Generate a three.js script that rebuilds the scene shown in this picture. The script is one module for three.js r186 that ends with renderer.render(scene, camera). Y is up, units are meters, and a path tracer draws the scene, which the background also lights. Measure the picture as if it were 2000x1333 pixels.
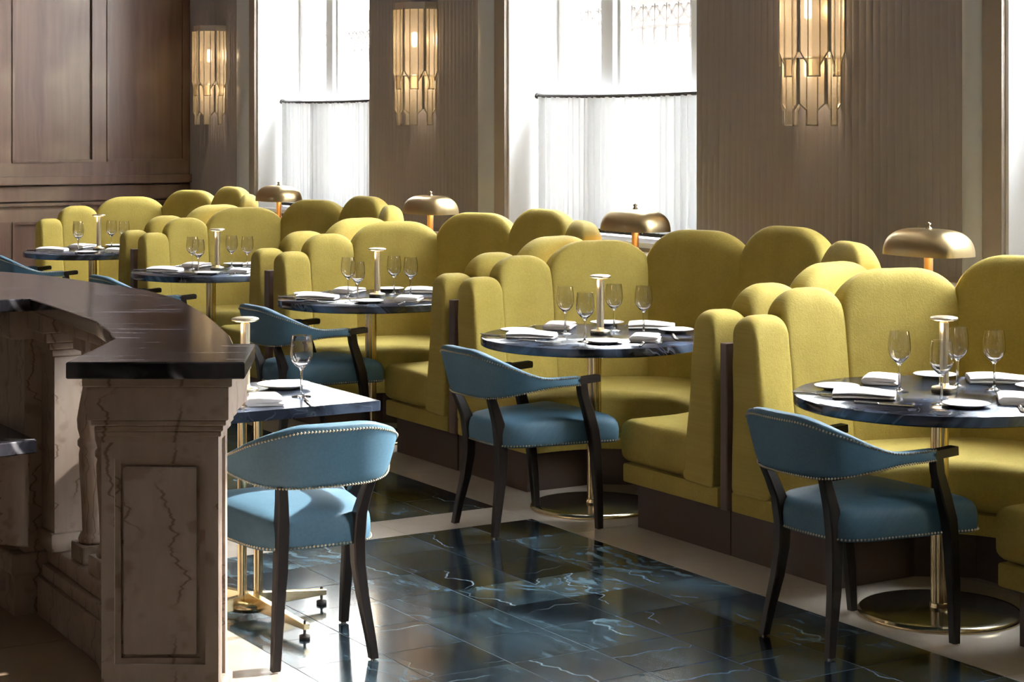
import * as THREE from 'three';
import { mergeGeometries, mergeVertices, toCreasedNormals } from 'three/addons/utils/BufferGeometryUtils.js';

// ---------------------------------------------------------------- camera, sky, sun, exposure
// Plan coordinates: s runs along the window wall towards the panelled wall, n runs towards the window wall.
// World: x = -s, y up, z = -n.  The camera stands at s = 0, n = 0.
const FOCAL = 3720, HORIZON = 241, EYE = 1.69, VP = -1280;
const THETA = Math.atan((1000 - VP) / FOCAL), CT = Math.cos(THETA), ST = Math.sin(THETA);
const P = (s, y, n) => new THREE.Vector3(-s, y, -n);
const scene = new THREE.Scene();
const camera = new THREE.PerspectiveCamera(2 * Math.atan(666.5 / FOCAL) * 180 / Math.PI, 2000 / 1333, 0.05, 200);
camera.position.set(0, EYE, 0);
camera.lookAt(-CT, EYE, -ST);
camera.setViewOffset(2000, 1333, 0, 666.5 - HORIZON, 2000, 1333);
camera.updateProjectionMatrix();

scene.background = new THREE.Color(0.90, 0.96, 1.0);
scene.backgroundIntensity = 46;

const sun = new THREE.DirectionalLight(new THREE.Color(1.0, 0.95, 0.88), 15);
{
  const el = 37 * Math.PI / 180, ds = 0.1, dn = -Math.sqrt(1 - 0.01);
  const dir = P(ds * Math.cos(el), -Math.sin(el), dn * Math.cos(el));
  sun.target.position.copy(P(6, 0, 3));
  sun.position.copy(sun.target.position).addScaledVector(dir, -30);
  sun.castShadow = true; sun.shadow.radius = 3; sun.shadow.mapSize.set(2048, 2048);
  Object.assign(sun.shadow.camera, { left: -16, right: 16, bottom: -12, top: 14, near: 1, far: 70 });
  sun.shadow.bias = -0.0004;
  scene.add(sun, sun.target);
}
const renderer = new THREE.WebGLRenderer({ antialias: true });
renderer.toneMapping = THREE.LinearToneMapping;
renderer.toneMappingExposure = 1.38;
renderer.shadowMap.enabled = true;
renderer.shadowMap.type = THREE.PCFSoftShadowMap;

// ---------------------------------------------------------------- helpers
let seed = 7;
const rnd = () => { seed = (seed * 1664525 + 1013904223) >>> 0; return seed / 4294967296; };
const rr = (a, b) => a + (b - a) * rnd();
const mixf = (a, b, t) => a + (b - a) * t;
const smooth = (a, b, x) => { // also falls when a > b
  const t = Math.min(1, Math.max(0, (x - a) / (b - a))); return t * t * (3 - 2 * t); };
const used = new Map();
const numbered = (name) => { const k = used.get(name) ?? 0; used.set(name, k + 1); return k ? name + '_' + String(k).padStart(3, '0') : name; };
function mesh(name, geo, mat, parent) {
  const m = new THREE.Mesh(geo, mat);
  m.castShadow = true; m.receiveShadow = true;
  m.name = parent ? name : numbered(name);
  (parent ?? scene).add(m);
  return m;
}
function tag(o, label, category, group) { o.userData = { ...o.userData, label, category }; if (group) o.userData.group = group; return o; }
function thing(name, label, category, pos, turn = 0, group) {
  const o = new THREE.Group(); o.name = numbered(name); scene.add(o);
  o.position.copy(pos); o.rotation.y = turn;
  return tag(o, label, category, group);
}
function copyOf(root, label, group, pos, turn = 0) {
  const o = root.clone(); o.name = numbered(root.name.replace(/_\d{3}$/, '')); scene.add(o);
  o.userData = { ...root.userData, label }; if (group) o.userData.group = group;
  o.position.copy(pos); o.rotation.y = turn;
  return o;
}
function setting(name, label, category) {
  const o = new THREE.Group(); o.name = name; scene.add(o);
  o.userData = { kind: 'structure', label, category };
  return o;
}
// box given by its plan extents, uv in metres
function bx(w, h, d) {
  const g = new THREE.BoxGeometry(w, h, d), p = g.attributes.position, nn = g.attributes.normal, uv = g.attributes.uv;
  for (let i = 0; i < p.count; i++) {
    const ax = Math.abs(nn.getX(i)), ay = Math.abs(nn.getY(i));
    uv.setXY(i, ax > 0.5 ? p.getZ(i) : p.getX(i), ay > 0.5 ? p.getZ(i) : p.getY(i));
  }
  return g;
}
function slab(s0, s1, y0, y1, n0, n1) {
  const g = bx(Math.abs(s1 - s0), y1 - y0, Math.abs(n1 - n0));
  g.translate(-(s0 + s1) / 2, (y0 + y1) / 2, -(n0 + n1) / 2);
  const uv = g.attributes.uv;
  for (let i = 0; i < uv.count; i++) uv.setXY(i, uv.getX(i) + (s0 + s1) / 2, uv.getY(i) + (y0 + y1) / 2);
  return g;
}
// bevelled box centred at the origin
function cham(w, h, d, b = 0.004) {
  const sh = new THREE.Shape();
  sh.moveTo(-w / 2 + b, -h / 2 + b); sh.lineTo(w / 2 - b, -h / 2 + b); sh.lineTo(w / 2 - b, h / 2 - b); sh.lineTo(-w / 2 + b, h / 2 - b); sh.closePath();
  const g = new THREE.ExtrudeGeometry(sh, { depth: d - 2 * b, bevelEnabled: true, bevelSize: b, bevelThickness: b, bevelSegments: 1 });
  g.translate(0, 0, -d / 2 + b);
  return g;
}
// prism over a plan polygon of [s, n] points
function prism(pts, y0, y1, bevel = 0, seg = 2, crease = 0.6) {
  const sh = new THREE.Shape(pts.map(([s, n]) => new THREE.Vector2(-s, n)));
  const g = new THREE.ExtrudeGeometry(sh, bevel ? { depth: y1 - y0 - 2 * bevel, bevelEnabled: true, bevelSize: bevel, bevelThickness: bevel, bevelOffset: -bevel, bevelSegments: seg, curveSegments: 8 } : { depth: y1 - y0, bevelEnabled: false });
  g.translate(0, 0, y0 + bevel); g.rotateX(-Math.PI / 2);
  return toCreasedNormals(g, crease);
}
function lathe(pts, seg = 32) { return new THREE.LatheGeometry(pts.map(([x, y]) => new THREE.Vector2(x, y)), seg); }
function indexed(position, index, uv) {
  const g = new THREE.BufferGeometry();
  g.setAttribute('position', new THREE.Float32BufferAttribute(position, 3));
  g.setAttribute('uv', new THREE.Float32BufferAttribute(uv, 2));
  g.setIndex(index); g.computeVertexNormals();
  return g;
}
// vertical post through horizontal rectangular sections [x, y, z, width, depth]
function post(sec) {
  const c = 0.22, ring = [[-1, -1 + c], [-1 + c, -1], [1 - c, -1], [1, -1 + c], [1, 1 - c], [1 - c, 1], [-1 + c, 1], [-1, 1 - c]];
  const pos = [], uv = [], idx = [];
  for (const [x, y, z, w, d] of sec) ring.forEach(([a, b], k) => { pos.push(x + a * w / 2, y, z + b * d / 2); uv.push(k * 0.02, y); });
  const m = ring.length;
  for (let i = 0; i < sec.length - 1; i++) for (let k = 0; k < m; k++) {
    const a = i * m + k, b = i * m + (k + 1) % m;
    idx.push(a, a + m, b, b, a + m, b + m);
  }
  for (const [at, flip] of [[0, 0], [(sec.length - 1) * m, 1]]) for (let k = 1; k < m - 1; k++) idx.push(...(flip ? [at, at + k + 1, at + k] : [at, at + k, at + k + 1]));
  const g = indexed(pos, idx, uv);
  // make the winding outward
  const p = g.attributes.position, A = new THREE.Vector3().fromBufferAttribute(p, 0), B = new THREE.Vector3().fromBufferAttribute(p, m), C = new THREE.Vector3().fromBufferAttribute(p, 1);
  const nrm = B.sub(A).cross(C.sub(A)), ctr = new THREE.Vector3(sec[0][0], sec[0][1], sec[0][2]);
  if (nrm.dot(A.sub(ctr)) < 0) { const ix = g.index.array; for (let i = 0; i < ix.length; i += 3) [ix[i + 1], ix[i + 2]] = [ix[i + 2], ix[i + 1]]; }
  return toCreasedNormals(g.toNonIndexed(), 0.5);
}
// upholstered back slab: arched outline, wedge-shaped (thick below, thin above), soft edges, rolled top
function cushion(w, h, t, rx, ry) {
  const rings = [0, 0.35, 0.6, 0.72, 0.8, 0.86, 0.9, 0.93, 0.955, 0.975, 0.99, 0.997, 1], rb = 0.012, edge = [];
  const arc = (cx, cy, ax, ay, a0, a1, k) => { for (let i = 0; i <= k; i++) { const a = a0 + (a1 - a0) * i / k; edge.push([cx + ax * Math.cos(a), cy + ay * Math.sin(a)]); } };
  arc(-w / 2 + rb, rb, rb, rb, Math.PI, 1.5 * Math.PI, 3);
  arc(w / 2 - rb, rb, rb, rb, 1.5 * Math.PI, 2 * Math.PI, 3);
  for (let i = 1; i < 9; i++) edge.push([w / 2, rb + (h - ry - rb) * i / 9]);
  arc(w / 2 - rx, h - ry, rx, ry, 0, Math.PI / 2, 12);
  arc(-w / 2 + rx, h - ry, rx, ry, Math.PI / 2, Math.PI, 12);
  for (let i = 1; i < 9; i++) edge.push([-w / 2, h - ry - (h - ry - rb) * i / 9]);
  const cx = 0, cy = h * 0.52, pos = [], uv = [], idx = [], m = edge.length, rims = [];
  for (const side of [1, -1]) {
    const base = pos.length / 3;
    for (const q of rings) for (const [ex, ey] of edge) {
      const dx = ex - cx, dy = ey - cy, L = Math.hypot(dx, dy) || 1, x = cx + dx * q, y = cy + dy * q;
      const up = smooth(h * 0.72, h, ey), flat = mixf(0.7, 0.12, up), inset = Math.min(mixf(0.03, 0.075, up), w * 0.26);
      const k = Math.min(1, L * (1 - q) / inset), round = Math.pow(1 - Math.pow(1 - k, 2.2), 1 / 2.2);
      const z = (t / 2) * (flat + (1 - flat) * round) * (side > 0 ? mixf(1.42, 0.5, y / h) * (1 + 0.06 * (1 - q)) : 0.85);
      pos.push(x, y, side * z); uv.push(x, y);
    }
    for (let i = 0; i < rings.length - 1; i++) for (let k = 0; k < m; k++) {
      const a = base + i * m + k, b = base + i * m + (k + 1) % m;
      if (side > 0) idx.push(a, a + m, b, b, a + m, b + m); else idx.push(a, b, a + m, b, b + m, a + m);
    }
    rims.push(base + (rings.length - 1) * m);
  }
  for (let k = 0; k < m; k++) { const a = rims[0] + k, b = rims[0] + (k + 1) % m, c = rims[1] + k, d = rims[1] + (k + 1) % m; idx.push(a, c, b, b, c, d); }
  return indexed(pos, idx, uv);
}

// ---------------------------------------------------------------- procedural textures
const perm = (() => { const r = new Uint8Array(512), a = Array.from({ length: 256 }, (_, i) => i); let q = 12345; for (let i = 255; i > 0; i--) { q = (q * 1103515245 + 12345) & 0x7fffffff; const j = q % (i + 1); [a[i], a[j]] = [a[j], a[i]]; } for (let i = 0; i < 512; i++) r[i] = a[i & 255]; return r; })();
function vnoise(x, y, px = 256, py = 256) {
  const xi = Math.floor(x), yi = Math.floor(y), fx = x - xi, fy = y - yi, u = fx * fx * (3 - 2 * fx), v = fy * fy * (3 - 2 * fy);
  const m = (a, b) => ((a % b) + b) % b;
  const h = (a, b) => perm[(perm[m(a, px) & 255] + m(b, py)) & 511] / 255;
  return mixf(mixf(h(xi, yi), h(xi + 1, yi), u), mixf(h(xi, yi + 1), h(xi + 1, yi + 1), u), v);
}
function fbm(x, y, oct = 5, px = 256, py = 256) { let a = 0.5, s = 0, t = 0; for (let i = 0; i < oct; i++) { s += a * vnoise(x, y, px, py); t += a; x *= 2; y *= 2; px *= 2; py *= 2; a *= 0.5; } return s / t; }
function canvasTex(w, h, fn, metresU, metresV, srgb = true) {
  const data = new Uint8Array(w * h * 4);
  for (let j = 0; j < h; j++) for (let i = 0; i < w; i++) {
    const c = fn(i / w, j / h), k = (j * w + i) * 4;
    data[k] = Math.max(0, Math.min(255, c[0])); data[k + 1] = Math.max(0, Math.min(255, c[1])); data[k + 2] = Math.max(0, Math.min(255, c[2])); data[k + 3] = 255;
  }
  const t = new THREE.DataTexture(data, w, h);
  t.wrapS = t.wrapT = THREE.RepeatWrapping; t.magFilter = THREE.LinearFilter; t.minFilter = THREE.LinearMipmapLinearFilter; t.generateMipmaps = true;
  if (srgb) t.colorSpace = THREE.SRGBColorSpace;
  t.repeat.set(1 / metresU, 1 / metresV); t.needsUpdate = true;
  return t;
}
const lerp3 = (a, b, t) => [mixf(a[0], b[0], t), mixf(a[1], b[1], t), mixf(a[2], b[2], t)];
const ridge = (x, y, o, px, py) => 1 - Math.abs(2 * fbm(x, y, o, px, py) - 1);

// polished near-black marble with drifting blue-green cloud and pale veins
const veinRows = new Map();
const veinsAt = (p, fam) => {                                 // thin wandering veins, two families crossing
  const key = p + fam * 10;
  if (!veinRows.has(key)) veinRows.set(key, Array.from({ length: fam ? 5 : 11 }, (_, i) => [
    (i + 0.3 * fam) / (fam ? 5 : 11) + 0.22 * (fbm(p * 3 + i * 7, i * 5.1 + fam * 31, 3, 256, 64) - 0.5) + 0.05 * (fbm(p * 26, i * 3.3 + fam * 17, 4, 26, 64) - 0.5),
    0.0016 + 0.002 * fbm(p * 20, i * 4.1, 2, 20, 64), 0.75 * smooth(0.45, 0.68, fbm(p * 7, i * 7.7 + fam * 3, 2, 7, 64))]));
  return veinRows.get(key);
};
const darkMarble = canvasTex(1024, 1024, (u, v) => {
  const wx = fbm(u * 5 + 3, v * 5, 5, 5, 5) - 0.5, wy = fbm(u * 5, v * 5 + 7, 5, 5, 5) - 0.5;
  const cloud = fbm(u * 4 + wx * 1.5, v * 9 + wy * 1.6, 6, 4, 9);
  const fine = fbm(u * 22 + wx * 6, v * 70 + wy * 14, 5, 22, 70);
  const k = smooth(0.26, 0.74, cloud), f = smooth(0.2, 0.8, fine);
  let c = lerp3([22, 28, 33], [82, 108, 120], k * (0.25 + 0.75 * f));
  c = lerp3(c, [128, 156, 166], smooth(0.48, 0.82, cloud) * Math.pow(f, 1.4) * 0.8);
  for (const [y, w, k] of veinsAt(u, 0)) { const d = Math.abs(((v - y) % 1 + 1.5) % 1 - 0.5); c = lerp3(c, [172, 196, 204], smooth(w, w * 0.2, d) * k); }
  for (const [x, w, k] of veinsAt(v, 1)) { const d = Math.abs(((u - x) % 1 + 1.5) % 1 - 0.5); c = lerp3(c, [150, 174, 184], smooth(w, w * 0.2, d) * k * 0.7); }
  return c;
}, 2.4, 2.4);
const tableMarble = canvasTex(768, 768, (u, v) => {
  const wx = fbm(u * 5 + 1, v * 5, 4, 5, 5) - 0.5, wy = fbm(u * 5, v * 5 + 9, 4, 5, 5) - 0.5;
  const cloud = fbm(u * 7 + wx * 2, v * 7 + wy * 2, 5, 7, 7);
  let c = lerp3([26, 29, 38], [84, 96, 116], smooth(0.36, 0.72, cloud));
  const v1 = ridge(u * 6 + wx * 2, v * 6 + wy * 2, 4, 6, 6), v2 = ridge(u * 12 + wx * 2 + 3, v * 9 + wy * 2, 3, 12, 9);
  c = lerp3(c, [165, 168, 178], smooth(0.98, 1.0, v1) * 0.45 * smooth(0.35, 0.6, vnoise(u * 9, v * 9 + 2, 9, 9)));
  return lerp3(c, [120, 125, 140], smooth(0.985, 1.0, v2) * 0.3);
}, 1.2, 1.2);
// counter top: black marble with fine pale streaks
const streakRows = new Map();
const streaksAt = (p) => {
  if (!streakRows.has(p)) streakRows.set(p, Array.from({ length: 38 }, (_, i) => [
    i / 38 + 0.03 * (fbm(p * 6, i * 5.7, 3, 6, 64) - 0.5), 0.0022 + 0.003 * fbm(p * 12, i * 3.1, 2, 12, 64), 0.85 * smooth(0.5, 0.7, fbm(p * 9, i * 8.3, 2, 9, 64))]));
  return streakRows.get(p);
};
const counterMarble = canvasTex(1024, 512, (u, v) => {
  const w = fbm(u * 8, v * 8, 4, 8, 8) - 0.5;
  const st = fbm(u * 5 + w * 0.8, v * 50 + w * 6, 4, 5, 50), cl = fbm(u * 4, v * 4 + w, 4, 4, 4);
  let c = lerp3([18, 18, 22], [66, 64, 70], smooth(0.35, 0.75, st) * 0.8 + 0.3 * cl);
  for (const [y, wd, k] of streaksAt(u)) { const d = Math.abs(((v - y) % 1 + 1.5) % 1 - 0.5); c = lerp3(c, [190, 188, 192], smooth(wd, wd * 0.25, d) * k); }
  return c;
}, 1.3, 3.0);
counterMarble.rotation = 58 * Math.PI / 180;               // the streaks run across the top
const limestone = canvasTex(512, 512, (u, v) => {
  const a = fbm(u * 6, v * 6, 5, 6, 6), b = fbm(u * 40, v * 40, 3, 40, 40);
  return lerp3([188, 176, 162], [205, 195, 183], a * 0.7 + b * 0.3);
}, 1.2, 1.2);
// veined buff stone of the balustrade, with brown cracks
const crackRows = new Map();                                  // the cracks' places depend on height only
const cracksAt = (v) => {
  if (!crackRows.has(v)) crackRows.set(v, Array.from({ length: 9 }, (_, i) => [
    (i + 0.5) / 9 + 0.16 * (fbm(v * 3 + i * 17, i * 5.3, 3, 3, 64) - 0.5) + 0.075 * (fbm(v * 30, i * 3.7, 5, 30, 64) - 0.5),
    0.0018 + 0.0026 * fbm(v * 40, i * 2.1, 2, 40, 64), smooth(0.3, 0.5, fbm(v * 6, i * 9.1, 2, 6, 64))]));
  return crackRows.get(v);
};
const buffStone = canvasTex(768, 768, (u, v) => {
  const a = fbm(u * 5, v * 5, 5, 5, 5), g = fbm(u * 70, v * 14, 3, 70, 14), grit = smooth(0.45, 0.7, fbm(u * 60, v * 60, 2, 60, 60));
  let c = lerp3([142, 125, 112], [174, 158, 145], a * 0.6 + g * 0.4), dark = 0;
  for (const [x, w, k] of cracksAt(v)) {                     // wandering cracks, roughly upright
    const d = Math.abs(((u - x) % 1 + 1.5) % 1 - 0.5) * 1.1;
    dark = Math.max(dark, smooth(w * 1.6, w * 0.4, d) * k, 0.25 * smooth(0.022, 0.0, d) * grit);
  }
  c = lerp3(c, [84, 62, 50], dark * 0.6);
  return lerp3(c, [116, 94, 80], smooth(0.62, 0.8, fbm(u * 18, v * 18, 3, 18, 18)) * 0.5);
}, 1.1, 1.1);
const velvetMap = (lo, hi, n) => canvasTex(384, 384, (u, v) => {
  const a = fbm(u * 5, v * 5, 4, 5, 5), b = vnoise(u * 96, v * 192, 96, 192), c = vnoise(u * 192, v * 96, 192, 96);
  return lerp3(lo, hi, a * n + (b + c) * 0.5 * (1 - n));
}, 0.7, 0.7);
const oliveMap = velvetMap([157, 137, 58], [187, 168, 86], 0.6);
const blueMap = velvetMap([60, 92, 112], [83, 119, 139], 0.6);
const weave = canvasTex(256, 256, (u, v) => { const b = vnoise(u * 64, v * 128, 64, 128) * 128 + vnoise(u * 128, v * 64, 128, 64) * 127; return [b, b, b]; }, 0.35, 0.35, false);
const panelWood = canvasTex(512, 1024, (u, v) => {
  const w = fbm(u * 4, v * 4, 4, 4, 4), g = fbm(u * 44 + w * 3, v * 5, 4, 44, 5), pch = fbm(u * 3 + 5, v * 5, 3, 3, 5);
  return lerp3(lerp3([80, 56, 46], [122, 92, 76], g * 0.7 + w * 0.3), [140, 120, 94], smooth(0.45, 0.75, pch) * 0.55);
}, 1.6, 3.2);
const darkWood = canvasTex(256, 512, (u, v) => { const g = fbm(u * 40, v * 4, 4, 40, 4); return lerp3([20, 13, 11], [36, 24, 20], g); }, 0.4, 0.8);

// ---------------------------------------------------------------- materials
const std = (o) => new THREE.MeshStandardMaterial(o);
const phy = (o) => new THREE.MeshPhysicalMaterial(o);
const M = {
  darkTile: phy({ map: darkMarble, roughness: 0.12, ior: 1.4 }),
  lightTile: phy({ map: limestone, roughness: 0.16, ior: 1.5 }),
  hallTile: phy({ map: limestone, color: 0xb0a08e, roughness: 0.3 }),
  grout: std({ color: 0x8b979a, roughness: 0.8 }),
  olive: phy({ map: oliveMap, bumpMap: weave, bumpScale: 0.0006, roughness: 0.85, sheen: 0.4, sheenRoughness: 0.45, sheenColor: new THREE.Color(0.62, 0.58, 0.28) }),
  blue: phy({ map: blueMap, roughness: 0.6, sheen: 0.35, sheenRoughness: 0.4, sheenColor: new THREE.Color(0.4, 0.6, 0.7) }),
  ebony: phy({ map: darkWood, roughness: 0.42 }),
  nail: std({ color: 0xd8cdb4, metalness: 1, roughness: 0.3 }),
  brass: std({ color: new THREE.Color(0.80, 0.66, 0.40), metalness: 1, roughness: 0.24 }),
  paleBrass: std({ color: new THREE.Color(0.80, 0.71, 0.52), metalness: 1, roughness: 0.36 }),
  shadeBrass: std({ color: new THREE.Color(0.58, 0.45, 0.25), metalness: 1, roughness: 0.3 }),
  champagne: std({ color: new THREE.Color(0.78, 0.73, 0.62), metalness: 1, roughness: 0.38 }),
  copper: std({ color: new THREE.Color(0.72, 0.42, 0.22), metalness: 1, roughness: 0.28 }),
  bronze: std({ color: new THREE.Color(0.42, 0.33, 0.20), metalness: 1, roughness: 0.34 }),
  baseDisc: std({ color: new THREE.Color(0.34, 0.33, 0.29), metalness: 1, roughness: 0.16 }),
  tableTop: phy({ map: tableMarble, roughness: 0.14, ior: 1.5 }),
  counter: phy({ map: counterMarble, roughness: 0.12, ior: 1.45 }),
  stone: phy({ map: buffStone, roughness: 0.5 }),
  plinth: std({ color: 0x4c3b34, roughness: 0.55 }),
  mauveWood: std({ color: 0x6b554c, roughness: 0.5 }),
  porcelain: phy({ color: 0xe6e4e2, roughness: 0.25, clearcoat: 0.4 }),
  linen: std({ color: 0xefeae8, roughness: 0.95 }),
  steel: std({ color: new THREE.Color(0.78, 0.76, 0.74), metalness: 1, roughness: 0.18 }),
  glass: phy({ color: 0xffffff, transmission: 1, roughness: 0, ior: 1.48, thickness: 0.003 }),
  pane: phy({ color: 0xffffff, transmission: 1, roughness: 0, ior: 1.45, thickness: 0 }),
  frosted: phy({ color: 0xf2ece0, transmission: 0.8, roughness: 0.34, ior: 1.4, thickness: 0 }),
  sheer: std({ color: 0xffffff, roughness: 1 }),
  ribLight: std({ color: 0x948c8b, roughness: 0.8 }),
  wallBase: std({ color: 0x857b76, roughness: 0.85 }),
  trimGrey: phy({ color: 0xc4c7cb, roughness: 0.4 }),
  trimTaupe: std({ color: 0x8f8276, roughness: 0.6 }),
  white: std({ color: 0xeeeeee, roughness: 0.7 }),
  cream: std({ color: 0xe4dccb, roughness: 0.75 }),
  wood: phy({ map: panelWood, roughness: 0.42, clearcoat: 0.15, clearcoatRoughness: 0.4 }),
  rodIron: std({ color: 0x2b2724, roughness: 0.6 }),
  hallWood: std({ color: 0x5d4a3f, roughness: 0.6 }),
  plaster: std({ color: 0x948d85, roughness: 0.85 }),
  iron: std({ color: 0x45403c, roughness: 0.7 }),
  facade: std({ color: 0x9d9993, roughness: 0.9 }),
  paving: std({ color: 0xb8b2a8, roughness: 0.9 }),
  glow: std({ color: 0xfff0d0, emissive: new THREE.Color(1.0, 0.80, 0.54), emissiveIntensity: 5 }),
  ledGlow: std({ color: 0xfff0d8, emissive: new THREE.Color(1.0, 0.78, 0.5), emissiveIntensity: 2.2 }),
};
M.sheer = phy({ color: 0xe4e6ea, roughness: 1, transmission: 0.1, thickness: 0, ior: 1.1 });

// ---------------------------------------------------------------- room shell
const S0 = -6, S1 = 16.18, N0 = -4, N1 = 6.5, TOP = 4.9, OUT = 7.0;
const TILE = 0.302, D0 = 2.51;                                // dark panels: six tiles wide from n = 2.51

const floor = setting('floor', 'polished floor of dark veined marble squares with pale stone borders', 'floor');
mesh('bed', slab(S0 - 0.3, S1 + 0.3, -0.2, -0.0012, N0 - 0.3, OUT), M.grout, floor);
const tileGeos = [];
for (let k = 0; k < 48; k++) {
  const g = new THREE.BoxGeometry(TILE - 0.004, 0.012, TILE - 0.004), uv = g.attributes.uv, p = g.attributes.position, ou = rr(0, 2), ov = rr(0, 2), t = k % 2;
  for (let i = 0; i < p.count; i++) uv.setXY(i, ou + (t ? p.getX(i) : p.getX(i) + 0.0), ov + p.getZ(i));
  tileGeos.push(g);
}
function stoneTile(s0, s1, n0, n1, mat) {
  const j = 0.0015, g = slab(s0 + j, s1 - j, -0.012, 0, n0 + j, n1 - j), uv = g.attributes.uv, a = rr(0, 1), b = rr(0, 1);
  for (let i = 0; i < uv.count; i++) uv.setXY(i, uv.getX(i) + a, uv.getY(i) + b);
  return mesh('stone_tile', g, mat, floor);
}
// dark panels are separated by pale cross bands one tile wide; bands end at these s values
const bands = [[6.89, 7.187]];
let dark = 0;
const lightRuns = [];
for (const [a, b, dir] of [[6.89, 3.0, -1], [7.187, 12.95, 1]]) {
  let k = 0;
  for (let s = a; dir < 0 ? s > b : s < b; s += dir * TILE, k++) for (let c = 0; c < 6; c++) {
    const m = mesh('marble_tile', tileGeos[Math.floor(rnd() * tileGeos.length)], M.darkTile, floor);
    m.position.copy(P(s + dir * TILE / 2, -0.006 + rr(-0.0002, 0.0002), D0 + (c + 0.5) * TILE));
    if (rnd() > 0.7) m.rotation.y = Math.PI;
    dark++;
  }
}
const DARK_FAR = 7.187 + Math.ceil((12.95 - 7.187) / TILE) * TILE, DARK_NEAR = 6.89 - Math.ceil((6.89 - 3.0) / TILE) * TILE;
stoneTile(6.89, 7.187, D0, D0 + 2 * TILE, M.lightTile); stoneTile(6.89, 7.187, D0 + 2 * TILE, D0 + 4 * TILE, M.lightTile); stoneTile(6.89, 7.187, D0 + 4 * TILE, D0 + 6 * TILE, M.lightTile);
for (const [n0, n1, step] of [[D0 + 6 * TILE, 5.12, 1.2], [5.12, 6.5, 1.8], [2.03, D0, 1.2]]) for (let s = DARK_NEAR; s < S1; s += step) stoneTile(s, Math.min(S1, s + step), n0, n1, M.lightTile);
for (let s = DARK_FAR; s < S1; s += 0.95) for (let n = D0; n < D0 + 6 * TILE - 0.01; n += 3 * TILE) stoneTile(s, Math.min(S1, s + 0.95), n, n + 3 * TILE, M.lightTile);
for (let s = 3.6; s < 8; s += 0.62) for (let n = 0.18; n < 2; n += 0.617) stoneTile(s, s + 0.62, n, n + 0.617, M.hallTile);
mesh('hall_paving', slab(8, S1, -0.012, 0, N0, 2.03), M.hallTile, floor);
mesh('hall_paving', slab(S0, 3.6, -0.012, 0, N0, 2.03), M.hallTile, floor);
mesh('hall_paving', slab(3.6, 8, -0.012, 0, N0, 0.18), M.hallTile, floor);
mesh('hall_paving', slab(S0, DARK_NEAR, -0.012, 0, 2.03, N1), M.darkTile, floor);

const ceiling = setting('ceiling', 'plain taupe ceiling of the dining room', 'ceiling');
mesh('ceiling_slab', slab(S0 - 0.3, S1 + 0.3, TOP, TOP + 0.25, N0 - 0.3, OUT), M.plaster, ceiling);
const wallLeft = setting('wall_left', 'dark brown plain wall across the hall', 'wall');
mesh('wall_face', slab(S0, S1, 0, TOP, N0 - 0.3, N0), M.hallWood, wallLeft);
const wallFront = setting('wall_front', 'dark brown plain wall at the near end of the dining room', 'wall');
mesh('wall_face', slab(S0 - 0.3, S0, -0.2, TOP, N0 - 0.3, OUT), M.hallWood, wallFront);

// window wall: piers with fluted covering, openings between
const SILL = 0.99, HEAD = 4.6;
const openings = [[12.65, 14.68], [8.62, 10.66], [3.95, 6.27], [0.05, 2.05]];
const wallRight = setting('wall_right', 'taupe fluted wall between the tall windows', 'wall');
mesh('dado', slab(S0, S1, 0, SILL - 0.03, N1, OUT), M.wallBase, wallRight);
mesh('lintel', slab(S0, S1, HEAD, TOP, N1, OUT), M.wallBase, wallRight);
const pierRuns = [[14.68, S1], [10.66, 12.65], [6.27, 8.62], [2.05, 3.95], [S0, 0.05]];
for (const [a, b] of pierRuns) mesh('pier', slab(a, b, SILL - 0.03, HEAD, N1 + 0.006, OUT), M.wallBase, wallRight);
{
  const RIB = 0.052, geo = new THREE.CylinderGeometry(RIB * 0.62, RIB * 0.62, HEAD - 0.9, 8, 1, false, -0.95, 1.9);
  for (const [a, b] of [[15.085, S1], [11.03, 12.65], [6.54, 8.62]]) {
    const k = Math.round((b - a) / RIB), w = (b - a) / k;
    for (let i = 0; i < k; i++) {
      const m = mesh('rib', geo, M.ribLight, wallRight);
      m.position.copy(P(a + (i + 0.5) * w, (HEAD + 0.9) / 2, N1 + 0.011));
      m.scale.set(w / RIB, 1, 0.3);
    }
  }
}
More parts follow.
